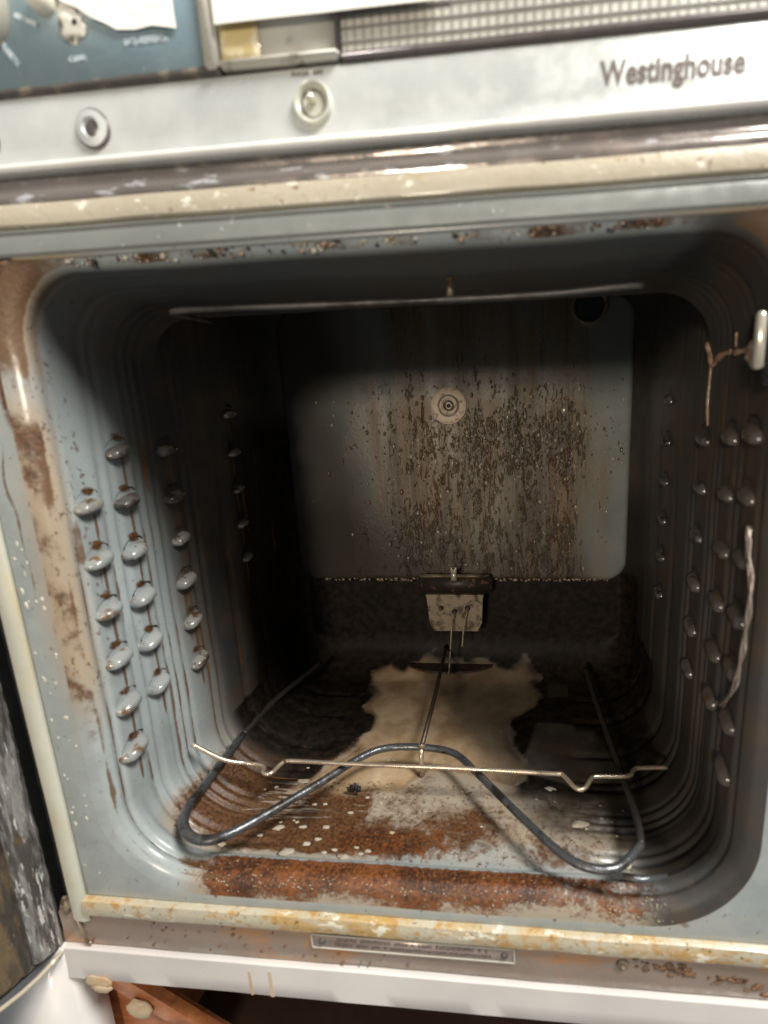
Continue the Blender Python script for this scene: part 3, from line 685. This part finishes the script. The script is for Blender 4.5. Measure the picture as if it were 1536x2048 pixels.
# ---- bake element
ep = [(-.190, .275), (-.2000, .1900), (-.1974, .1223), (-.1867, .0538), (-.1808, .0259), (-.166, .0089), (-.1489, .0037), (-.1346, .0097), (-.117, .030), (-.0908, .0653), (-.069, .0973), (-.0506, .1107),
      (-.019, .114), (.012, .1075), (.0346, .0847), (.0727, .040), (.0995, .0106), (.1176, .0003), (.1365, .0023), (.1548, .0201), (.1575, .0455), (.1556, .0981), (.151, .2075), (.150, .275)]
ep = [(x*1.0, y + .004, .022) for x, y in ep]
bake = obj('bake_element', *tube(catmull(ep[2:20], 10), .0036, 14, jitter=.04, rfn=lambda t: .0036-.0008*t), 'steel', OVEN)
obj('element_leg', *tube(catmull(ep[19:], 10), .0028, 12), 'leg_shaded', bake)
obj('element_leg', *tube(catmull(ep[:3], 10), .0033, 12), 'leg_shaded', bake)
obj('element_end', *tube([(.130, .001, .0205), (.150, .000, .0200), (.166, .004, .0195)], .0024, 10, rfn=lambda t: .0030-.0014*t), 'steel', bake)
wp = [(-.1960, .0640, .0560), (-.1750, .0700, .0380), (-.1575, .0769, .030), (-.1440, .0745, .0300), (-.1392, .0669, .0295), (-.1330, .0674, .0295), (-.1300, .0790, .030), (-.1230, .0822, .0300), (-.0712, .0815, .030), (.0227, .0816, .030), (.0980, .0800, .030), (.1063, .0790, .030), (.1150, .0665, .0292), (.1220, .0660, .0292), (.1290, .0765, .0300), (.1339, .0789, .030), (.1577, .0809, .030), (.1640, .0880, .0300), (.1691, .0910, .030), (.1922, .093, .030)]
sw = obj('support_wire', *tube(catmull(wp, 6), .0018, 10), 'wire', bake)
obj('locating_foot', *tube([(-.018, .114, .0235), (-.0178, .1125, .012), (-.0175, .112, -.002)], .0024, 8), 'wire', bake)
obj('sensor_rod', *tube([(-.0310, .3150, .032), (-.0291, .3012, .031), (-.0202, .1851, 0.030), (-.0162, .1120, .029)], .0023, 10), 'wire_dark', bake)
obj('rod_clip', *blob((-.0168, .1135, .027), (.0034, .0026, .0034), 10, 2, .2), 'terminal', bake)

# ---- right wall: latch slot, pin, dried drips, hanging capillary tube
slot = obj('latch_slot', *prism([(.024, .3525), (.005, .349), (.005, .315), (.012, .318), (.022, .328)], 'x', .1975, .2010), 'dark', OVEN)
obj('slot_lug', *blob((.1970, .0190, .3330), (.003, .0035, .006), 10, 3, .3), 'drip', slot)
obj('latch_pin', *lathe([(.0012, 0), (.0026, .001), (.0026, .0245), (.0018, .0265), (.0005, .027)], (.1925, .0020, .3225), axis=(0, .03, 1), n=14), 'bright', OVEN)
dr = []
for P_, r in (([(.1, .356), (.092, .346), (.088, .339), (.075, .343), (.062, .343), (.050, .340), (.036, .340), (.026, .336)], .0019), ([(.090, .339), (.091, .328), (.0915, .315), (.089, .300)], .0013), ([(.056, .352), (.055, .344)], .0009)):
    pts_ = [(wr(a)-.0002-rib(a), a, b) for a, b in P_]; dr.append(tube(catmull(pts_, 6), r, 8, jitter=.55))
obj('dried_drip', *merge(dr), 'drip', liner)
cp = [(.2020, .0150, .2420), (.1985, .0085, .2400), (.1975, .0020, .2260), (.1965, -.0045, .2090), (.1965, -.0035, .1900), (.1975, .0010, .1700), (.1990, .0095, .1470), (.2020, .0300, .1230)]
P_ = catmull(cp, 10)
strands = []
for ph, rr_ in ((0, .0007), (2.1, .0006), (4.2, .0005)):
    strands.append(tube([p + Vector((-.0010*abs(math.cos(i*.19+ph)), .0016*math.sin(i*.19+ph), 0)) for i, p in enumerate(P_)], rr_, 8))
obj('capillary_tube', *merge(strands), 'copper', OVEN)
obj('tube_end', *tube([(.1995, .0090, .2410), (.2000, .0120, .2330), (.2010, .0130, .2240)], .0010, 8), 'bright', OVEN)

# ---- top rails between flange and control strip
XL, XR = -.262, .262
obj('top_rail', *strip([(.006, .3935), (-.0006, .3937), (-.0016, .3950), (-.0018, .4010), (-.0012, .4035), (-.0020, .4050), (-.0012, .4062), (.006, .4064)], XL, XR, 90, .0002), 'rail', OVEN, flat_angle=35)
obj('lower_moulding', *strip([(.006, .4066), (-.0010, .4068), (-.0026, .4078), (-.0030, .4100), (-.0030, .4140), (-.0022, .4175), (.004, .4178)], XL, XR, 120, .0005), 'cream', OVEN, flat_angle=40)
obj('chrome_moulding', *strip([(.004, .4178), (-.0022, .4177), (-.0028, .4195), (-.0016, .4225), (.0000, .4245), (.0004, .4268), (-.0004, .4286), (.0040, .4290)], XL, XR, 160, .0005), 'chrome', OVEN, flat_angle=50)
obj('gap_line', *strip([(.004, .4285), (.0014, .4290), (.0014, .4312), (.004, .4316)], XL, XR, 4), 'darkrim', OVEN)
# ---- control strip
cs = obj('control_strip', *strip([(.006, .4313), (-.0006, .4315), (-.0018, .4322), (-.0024, .4334), (-.0024, .4344), (-.0016, .4358), (-.0004, .4372), (.0000, .4440), (.0000, .4640), (.0006, .4656), (.006, .4660)], XL, XR, 120, .0002), 'strip', OVEN, flat_angle=50)
obj('strip_lip_highlight', *tube([(x_, -.0016, .4338) for x_ in np.linspace(XL, XR, 30)], .0020, 12), 'lip_highlight', OVEN)  # white tube added to paint the highlight along the strip's lip
def bezel(x, z, kind):
    if kind == 'lamp':
        b_ = obj('indicator_bezel', *lathe([(.0090, -.001), (.0090, .0010), (.0086, .0014), (.0082, .0010)], (x, 0, z), n=36), 'hole', cs, flat_angle=50)
        obj('bezel_face', *lathe([(.0082, .0006), (.0080, .0018), (.0046, .0024), (.0040, .0012)], (x, 0, z), n=36), 'strip', b_, flat_angle=50)
        obj('lamp_lens', *lathe([(.0041, .0010), (.0032, .0016), (.0010, .0018)], (x, 0, z), n=24), 'hole', b_)
    else:
        b_ = obj('switch_bezel', *lathe([(.0094, -.001), (.0094, .0014), (.0086, .0024), (.0070, .0020), (.0062, .0004)], (x, 0, z), n=36), 'cream_clean', cs, flat_angle=60)
        obj('switch_hole', *lathe([(.0060, .0006), (.0045, .0002)], (x, 0, z), n=24), 'dark', b_)
        obj('switch_lever', *tube([(x+.0005, -.0004, z+.0005), (x-.0012, -.0036, z+.0018)], .0018, 12, rfn=lambda t: .0014+.0006*t), 'bright', b_)
bezel(-.1370, .4487, 'lamp'); bezel(-.0220, .4503, 'switch'); bezel(-.1990, .4480, 'lamp')
def dashes(x0, x1, z, h, n, mat, name, parent, y=-.0002, slant=0):
    parts = []
    r = random.Random(int((x0+z)*1e5)); w = (x1-x0)/n
    for i in range(n):
        if r.random() < .1: continue
        xa = x0+i*w; k = r.choice((0, 1, 2, 3)); hh = h
        segs = [(xa, xa+w*.22, z, z+hh)]
        if k in (0, 1): segs.append((xa, xa+w*.7, z+hh*.82, z+hh))
        if k in (0, 2): segs.append((xa, xa+w*.7, z, z+hh*.18))
        if k in (1, 2, 3): segs.append((xa+w*.5, xa+w*.72, z, z+hh))
        for a, b, c_, d in segs: parts.append(box(a, b, y-.0001, y+.0002, c_, d, 0))
    return obj(name, *merge(parts), mat, parent, smooth=False)
dashes(-.0315, -.0155, .4625, .0016, 9, 'letter', 'worn_caption', cs)

def text_obj(body, x0, x1, z0, h, y, mat, name, parent, tilt=0.0, ext=.0002):
    cu = bpy.data.curves.new(name, 'FONT'); cu.body = body; cu.size = 1; cu.extrude = 0; cu.offset = .022; cu.space_character = 1.04
    to = bpy.data.objects.new(name, cu); COL.objects.link(to); bpy.context.view_layer.update()
    me = bpy.data.meshes.new_from_object(to.evaluated_get(bpy.context.evaluated_depsgraph_get()))
    bpy.data.objects.remove(to)
    a = np.empty(len(me.vertices)*3, np.float32); me.vertices.foreach_get('co', a); a = a.reshape(-1, 3)
    xs = (x1-x0)/(a[:, 0].max()-a[:, 0].min()); zs = h/.70
    V = []
    for p in a:
        xx = x0+(p[0]-a[:, 0].min())*xs; zz = z0+p[1]*zs + tilt*(xx-x0)
        V.append((xx, y, zz))
    Fc = [tuple(p.vertices) for p in me.polygons]
    bm = bmesh.new(); vs = [bm.verts.new(v) for v in V]
    for f in Fc:
        try: bm.faces.new([vs[i] for i in f])
        except ValueError: pass
    ge = bmesh.ops.extrude_face_region(bm, geom=bm.faces[:])
    for v in ge['geom']:
        if isinstance(v, bmesh.types.BMVert): v.co.y -= ext
    bmesh.ops.recalc_face_normals(bm, faces=bm.faces[:]); bm.verts.index_update()
    V = [tuple(v.co) for v in bm.verts]; Fc = [tuple(v.index for v in f.verts) for f in bm.faces]; bm.free()
    return obj(name, V, Fc, mat, parent, smooth=False)
text_obj('Westinghouse', .1125, .1750, .4468, .0092, -.0001, 'letter', 'lettering', cs)

# ---- blue panel, display frame and grille above the strip
obj('upper_gap', *box(XL, XR, .0020, .0080, .4600, .4700, 0), 'darkrim', OVEN, smooth=False)
cg = obj('control_glass', *box(XL, -.0735, -.0010, .0050, .4675, .5600, .0008), 'blue', OVEN)
obj('panel_edge_grime', *strip([(.001, .4656), (-.0016, .4660), (-.0020, .4675), (-.0012, .4690), (.001, .4692)], XL, -.066, 60, .0007), 'darkrim', OVEN)
def mark(xa, za, xb, zb, w):
    d = Vector((xb-xa, zb-za)).normalized(); n_ = Vector((-d.y, d.x))*w
    return prism([(xa+n_.x, za+n_.y), (xa-n_.x, za-n_.y), (xb-n_.x, zb-n_.y), (xb+n_.x, zb+n_.y)], 'y', -.0014, -.0009)
for q in ((-.1675, .4985, -.1560, .4930, .0011), (-.1775, .4880, -.1700, .4780, .0012)):
    obj('dial_mark', *mark(*q), 'mark', cg, smooth=False)
dashes(-.1430, -.1335, .4770, .0024, 4, 'mark', 'worn_print', cg, -.0012)
dashes(-.1130, -.0900, .4810, .0030, 9, 'mark', 'worn_print', cg, -.0012)
kb = obj('dial_knob', *lathe([(.0215, 0), (.0215, .004), (.0200, .006), (.0150, .0065), (.0145, .012), (.0120, .0130), (.003, .0132)], (-.1915, -.001, .5030), n=48), 'knob', OVEN, flat_angle=40)
obj('ivory_button', *lathe([(.0062, 0), (.0062, .004), (.0050, .0065), (.0028, .0078), (.0008, .0082)], (-.1508, -.001, .5020), n=24), 'pearl', OVEN)
obj('button_scar', *merge([blob((-.1385, -.0012, .4900), (.0068, .0006, .0058), 14, 3, .35), blob((-.1400, -.0010, .4965), (.0060, .0005, .0055), 12, 5, .35)]), 'frame', cg)
obj('scar_hole', *blob((-.1365, -.0018, .4925), (.0013, .0004, .0012), 10, 1, .2), 'dark', cg)
fr = obj('display_frame', *merge([box(-.0728, -.0660, -.0040, .0040, .4672, .5600, .0012), box(-.0658, -.0070, -.0034, .0040, .4672, .4700, .0010)]), 'frame', OVEN)
obj('display_plate', *box(-.0658, -.0085, .0000, .0040, .4702, .5600, .0005), 'plate', fr)
obj('grille_border', *merge([box(-.0083, -.0062, -.0030, .0040, .4702, .5600, .0006)]), 'hole', OVEN)
gb = obj('grille_backing', *box(-.0060, XR, .0001, .0040, .4702, .5600, 0), 'plate', OVEN, smooth=False)
obj('grille_rim', *strip([(.004, .4662), (-.0008, .4664), (-.0014, .4678), (-.0008, .4694), (.004, .4696)], -.0060, XR, 4), 'hole', OVEN)
parts = []
x = -.0040
while x < XR: parts.append(box(x, x+.0006, -.0003, .0004, .4697, .5600, 0)); x += .00415
z = .4730
while z < .56: parts.append(box(-.0060, XR, -.0005, .0003, z, z+.0008, 0)); z += .0055
o = obj('grille_mesh', *merge(parts), 'grille', OVEN, smooth=False); o['kind'] = 'stuff'

# ---- trims round the flange
ltp = []
V = []; Fc = []; n = 60
prof = [(-.2410, .004), (-.2410, -.0012), (-.2440, -.0026), (-.2500, -.0026), (-.2538, -.0014), (-.2545, .006)]
for i in range(n+1):
    z = -.0440+.4360*i/n
    for x, y in prof: V.append((x + .0004*mnoise.noise(Vector((x*40, y, z*12))), y, z))
for i in range(n):
    for k in range(5): Fc.append((i*6+k, (i+1)*6+k, (i+1)*6+k+1, i*6+k+1))
Fc += [tuple(range(6)), tuple(n*6+k for k in range(6))[::-1]]
obj('side_trim', V, Fc, 'cream_clean', OVEN, flat_angle=35)
obj('side_trim', [(-x, y, z) for x, y, z in V], [f[::-1] for f in Fc], 'cream_clean', OVEN, flat_angle=35)
obj('sill_trim', *strip([(.006, -.0228), (-.0020, -.0229), (-.0042, -.0240), (-.0050, -.0275), (-.0052, -.0320), (-.0044, -.0355), (-.0020, -.0372), (.006, -.0375)], -.2408, .2408, 160, .0006), 'amber', OVEN, flat_angle=35)
obj('sill_shadow_gap', *strip([(.006, -.0372), (.0012, -.0374), (.0012, -.0400), (.006, -.0402)], -.25, .25, 4), 'darkrim', OVEN)
base = obj('base_strip', *strip([(.008, -.0395), (.0012, -.0397), (.0004, -.0410), (.0006, -.0550), (.0000, -.0660), (.0012, -.0684), (.008, -.0686)], -.268, .262, 140, .0007), 'brownmetal', OVEN, flat_angle=35)
npl = obj('name_plate', *box(-.0720, .0690, -.0012, .0006, -.0520, -.0405, .0008), 'nameplate', base)
obj('plate_rim', *merge([box(-.0720, .0690, -.0018, -.0010, -.0412, -.0402, .0002), box(-.0720, .0690, -.0018, -.0010, -.0522, -.0512, .0002), box(-.0726, -.0714, -.0018, -.0010, -.0522, -.0402, .0002), box(.0684, .0696, -.0018, -.0010, -.0522, -.0402, .0002)]), 'plate', npl, smooth=False)
for x in (-.0650, .0625): obj('rivet', *lathe([(.0026, 0), (.0022, .0010), (.0010, .0015), (.0003, .0016)], (x, -.0012, -.0462), n=16), 'hole', npl)
dashes(-.0540, .0520, -.0450, .0022, 44, 'letter', 'worn_print', npl, -.0014)
dashes(-.0560, .0540, -.0495, .0022, 50, 'letter', 'worn_print', npl, -.0014)
obj('base_screw', *lathe([(.0042, 0), (.0038, .0010), (.0022, .0012), (.0012, .0004)], (.1400, -.0002, -.0470), n=20), 'terminal', base, flat_angle=40)
parts = []
for _ in range(46):
    x = .145+.10*random.random(); z = -.0445-(x-.145)*.16+random.gauss(0, .003)
    s = random.uniform(.0006, .0022); parts.append(blob((x, 0, z), (s*1.5, .0005, s), 8, random.random()*9, .5))
for _ in range(40):
    x = random.uniform(-.22, .0); s = random.uniform(.0004, .0011); parts.append(blob((x, .0, random.uniform(-.066, -.041)), (s*1.3, .0006, s), 6, random.random()*9, .4))
o = obj('rust_pitting', *merge(parts), 'rustpit', base); o['kind'] = 'stuff'

# ---- open door, hung on the left, seen from its hinge side
DOOR = thing('oven_door', 'open side-hung oven door with wrinkled foil gasket, at left edge of the oven', 'oven door', (-.272, .0, -.08))
DZ0, DZ1 = -.072, .36
import math as _m
dd = Vector((-.20, -.98, 0)).normalized()           # outward along the door
dn = Vector((dd.y*-1, dd.x, 0)); dn = Vector((.98, -.20, 0)).normalized()   # inner face looks right
H0 = Vector((-.271, .003, 0))
def dpt(s, d, z): p = H0 + dd*s + dn*d; return (p.x, p.y, z)
def dstrip(prof, z0, z1, n=90, wob=0.0, sl=0.0):
    V = []; Fc = []; m_ = len(prof)
    for i in range(n+1):
        z = z0+(z1-z0)*i/n
        for s, d in prof:
            V.append(dpt(s + wob*mnoise.noise(Vector((s*90, d*90, z*60))), d + wob*1.3*mnoise.noise(Vector((s*120+5, 3, z*85))), z + sl*s))
    for i in range(n):
        for k in range(m_-1): Fc.append((i*m_+k, (i+1)*m_+k, (i+1)*m_+k+1, i*m_+k+1))
    Fc += [tuple(range(m_)), tuple(n*m_+k for k in range(m_))[::-1]]
    return V, Fc
obj('door_shell', *dstrip([(.0, -.030), (.0, -.002), (.004, .0), (.40, .0), (.402, -.03)], DZ0, DZ1, 10), 'dark', DOOR, flat_angle=30)
obj('door_gasket', *dstrip([(.001, .000), (.0015, .002), (.004, .0035), (.007, .0028), (.010, .0040), (.013, .0028), (.016, .0034), (.018, .0025), (.0195, .0)], DZ0+.004, DZ1-.004, 300, .0006), 'foil', DOOR)
obj('door_liner', *dstrip([(.0195, .000), (.020, .002), (.024, .0032), (.028, .002), (.033, .0030), (.038, .002), (.041, .0005)], DZ0+.004, DZ1-.004, 160, .0006), 'doorbrown', DOOR)
obj('door_glass', *dstrip([(.041, .0), (.043, .001), (.34, .001), (.342, .0)], DZ0+.01, DZ1-.01, 8), 'hole', DOOR, flat_angle=30)
parts = [tube([Vector(dpt(.0+.13*t, .002+.003*math.sin(t*3.1), DZ0-.001-.004*math.sin(t*9))) for t in np.linspace(0, 1, 14)], .0017, 8)]
obj('bottom_bead', *merge(parts), 'cream', DOOR)

# ---- dark gap between trim and door
obj('hinge_gap', *box(-.300, -.2545, .0080, .0100, -.0690, .4700, 0), 'dark', OVEN, smooth=False)
obj('hinge_block', *merge([blob((-.2595, .001, -.0335), (.005, .004, .008), 12, 4, .2), tube([(-.2520, -.001, -.040), (-.2495, -.0015, -.055), (-.2470, -.0015, -.0640)], .0009, 8), blob((-.2460, -.001, -.0655), (.002, .001, .0018), 8, 2, .3)]), 'terminal', OVEN)

# ================================================================== CABINET
CAB = thing('white_cabinet', 'white painted cabinet frame below the oven with an open dark compartment', 'cabinet', (0, .0, -.20))
obj('top_rail', *strip([(.02, -.0688), (-.0014, -.0690), (-.0026, -.0702), (-.0028, -.0850), (-.0030, -.0965), (-.0020, -.0980), (.02, -.0982)], -.2665, .32, 60, .0003), 'white', CAB, flat_angle=35)
obj('left_stile', *box(-.345, -.2668, -.0022, .02, -.40, -.0690, .0012), 'white', CAB)
obj('right_stile', *box(.3203, .38, -.0022, .02, -.40, -.0690, .0012), 'white', CAB)
obj('bottom_rail', *box(-.2665, .32, -.0022, .02, -.40, -.36, .0012), 'white', CAB)
obj('inner_side', *box(-.34, -.330, .0202, .40, -.40, -.02, 0), 'orange', CAB, smooth=False)
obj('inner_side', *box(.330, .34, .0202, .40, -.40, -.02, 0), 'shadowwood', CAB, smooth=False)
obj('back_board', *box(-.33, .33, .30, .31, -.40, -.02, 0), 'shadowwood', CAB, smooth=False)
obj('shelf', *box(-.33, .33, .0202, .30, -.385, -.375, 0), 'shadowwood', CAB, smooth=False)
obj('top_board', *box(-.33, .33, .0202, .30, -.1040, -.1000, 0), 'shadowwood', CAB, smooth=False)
bt = obj('batten', *box(-.160, .30, .030, .036, -.1500, -.1250, .001), 'slatwood', CAB)
obj('hinge_pin', *lathe([(.0016, -.02), (.0018, .0), (.0036, .001), (.0036, .0035), (.0020, .0048), (.0005, .005)], (-.2780, -.0022, -.1620), n=16), 'bright', CAB)
# stain runs on the white rail
for (x0_, z0_, w_) in ((-.1215, -.0760, .0007), (-.1060, -.0750, .0010)):
    obj('stain_run', *merge([prism([(x0_-w_, z0_), (x0_+w_, z0_), (x0_+w_*1.6, -.0970), (x0_+w_*.2, -.0976), (x0_-w_*1.6, -.0970)], 'y', -.00312, -.0029)]), 'stainrun', CAB, smooth=False)

# ---- loose board inside the compartment
BRD = thing('wooden_board', 'orange varnished board slanting down inside the dark compartment at lower left', 'board', (-.23, .02, -.20))
a_ = Vector((-.328, -.104)); b_ = Vector((-.285, -.104)); c_ = Vector((-.150, -.199)); d_ = Vector((-.328, -.199))
obj('board', *prism([tuple(a_), tuple(b_), tuple(c_), tuple(d_)], 'y', .0260, .0300), 'orange', BRD, smooth=False)
obj('edge_strip', *prism([(-.3080, -.1040), (-.2800, -.1040), (-.1450, -.1990), (-.1730, -.1990)], 'y', .0180, .0258), 'orange', BRD, smooth=False)
o = obj('pale_drip', *merge([blob((-.2440, -.0030, -.0985), (.0110, .0010, .0055), 20, 3, .16), blob((-.2430, -.0024, -.1045), (.0085, .0022, .0050), 18, 8, .10)]), 'caulk')
tag(o, 'cream hardened drip hanging under the white rail above the orange board', 'drip')
o = obj('pale_drip', *merge([blob((-.2380, .0160, -.1530), (.0110, .003, .0095), 20, 6, .10)]), 'caulk')
tag(o, 'pale whitish lump stuck halfway down the orange board', 'drip')

# ================================================================== PAPERS, TAPE, CRUMBS
def sheet(poly, y, th, seed, sub=14):
    """paper with slight curl: grid clipped to polygon via bmesh triangulation"""
    bm = bmesh.new(); vs = [bm.verts.new((x, y, z)) for x, z in poly]; bm.faces.new(vs)
    bmesh.ops.triangulate(bm, faces=bm.faces[:])
    bmesh.ops.subdivide_edges(bm, edges=bm.edges[:], cuts=5, use_grid_fill=True)
    for v in bm.verts: v.co.y += -.0008*abs(mnoise.noise(Vector((v.co.x*60, seed, v.co.z*60)))) 
    ge = bmesh.ops.extrude_face_region(bm, geom=bm.faces[:])
    for v in ge['geom']:
        if isinstance(v, bmesh.types.BMVert): v.co.y -= th
    bmesh.ops.recalc_face_normals(bm, faces=bm.faces[:]); bm.verts.index_update()
    V = [tuple(v.co) for v in bm.verts]; Fc = [tuple(v.index for v in f.verts) for f in bm.faces]; bm.free(); return V, Fc
o = obj('paper_sheet', *sheet([(-.0645, .4825), (.0445, .4822), (.0375, .5000), (.0330, .5550), (-.0665, .5550)], -.0043, .0002, 2), 'paper', smooth=False)
tag(o, 'clean straight-edged white paper sheet covering the display at top centre', 'paper')
torn = [(-.1480, .5060), (-.1400, .5000), (-.1340, .4975), (-.1270, .4925), (-.1210, .4900), (-.1150, .4868), (-.1060, .4862), (-.0970, .4868), (-.0850, .4848), (-.0865, .5020), (-.0870, .5550), (-.1480, .5550)]
o = obj('paper_sheet', *sheet(torn, -.0020, .0002, 7), 'paper', smooth=False)
tag(o, 'torn white paper with ragged lower edge stuck on the blue panel', 'paper')
o = obj('tape_strip', *sheet([(-.0650, .4712), (-.0455, .4710), (-.0458, .4900), (-.0645, .4900)], -.0006, .0002, 4), 'tape')
tag(o, 'yellow tape strip peeking out below the white paper sheet', 'tape')

o = obj('burnt_crumb', *merge([blob((-.0725+dx_, .0845+dy_, .0035+dz_), (.0026, .0020, .0026), 8, s_, .6) for dx_, dy_, dz_, s_ in ((0, 0, 0, 1), (.003, .001, .001, 2), (-.003, .001, -.001, 3), (.0015, -.001, .003, 4), (.0055, 0, -.0005, 5))]), 'crumb')
tag(o, 'black burnt crumb on the rusty oven floor beside the bake element', 'crumb')
parts = []
for x, y, s in [(-.102, .0267, .0055), (-.1253, .0995, .0045), (-.0572, .0254, .0042), (.1193, .0668, .0065), (.0978, .1038, .0045), (.1469, .033, .0045), (-.066, .031, .0022), (-.05, .034, .0018), (-.073, .028, .0020), (-.045, .029, .0020), (-.12, .048, .0038), (-.10, .05, .0026), (-.155, .03, .003), (-.09, .035, .0028)] + [(random.uniform(-.16, -.02), random.uniform(.025, .14), random.uniform(.0008, .0026)) for _ in range(26)] + [(random.uniform(.02, .17), random.uniform(.02, .10), random.uniform(.0006, .0016)) for _ in range(16)]:
    parts.append(blob((x, y, -.0039), (s*1.1, s*.65, .0006), 14, random.random()*9, .35))
o = obj('ash_flakes', *merge(parts), 'flake'); tag(o, 'pale ash flakes scattered over the brown oven floor', 'ash', kind='stuff')
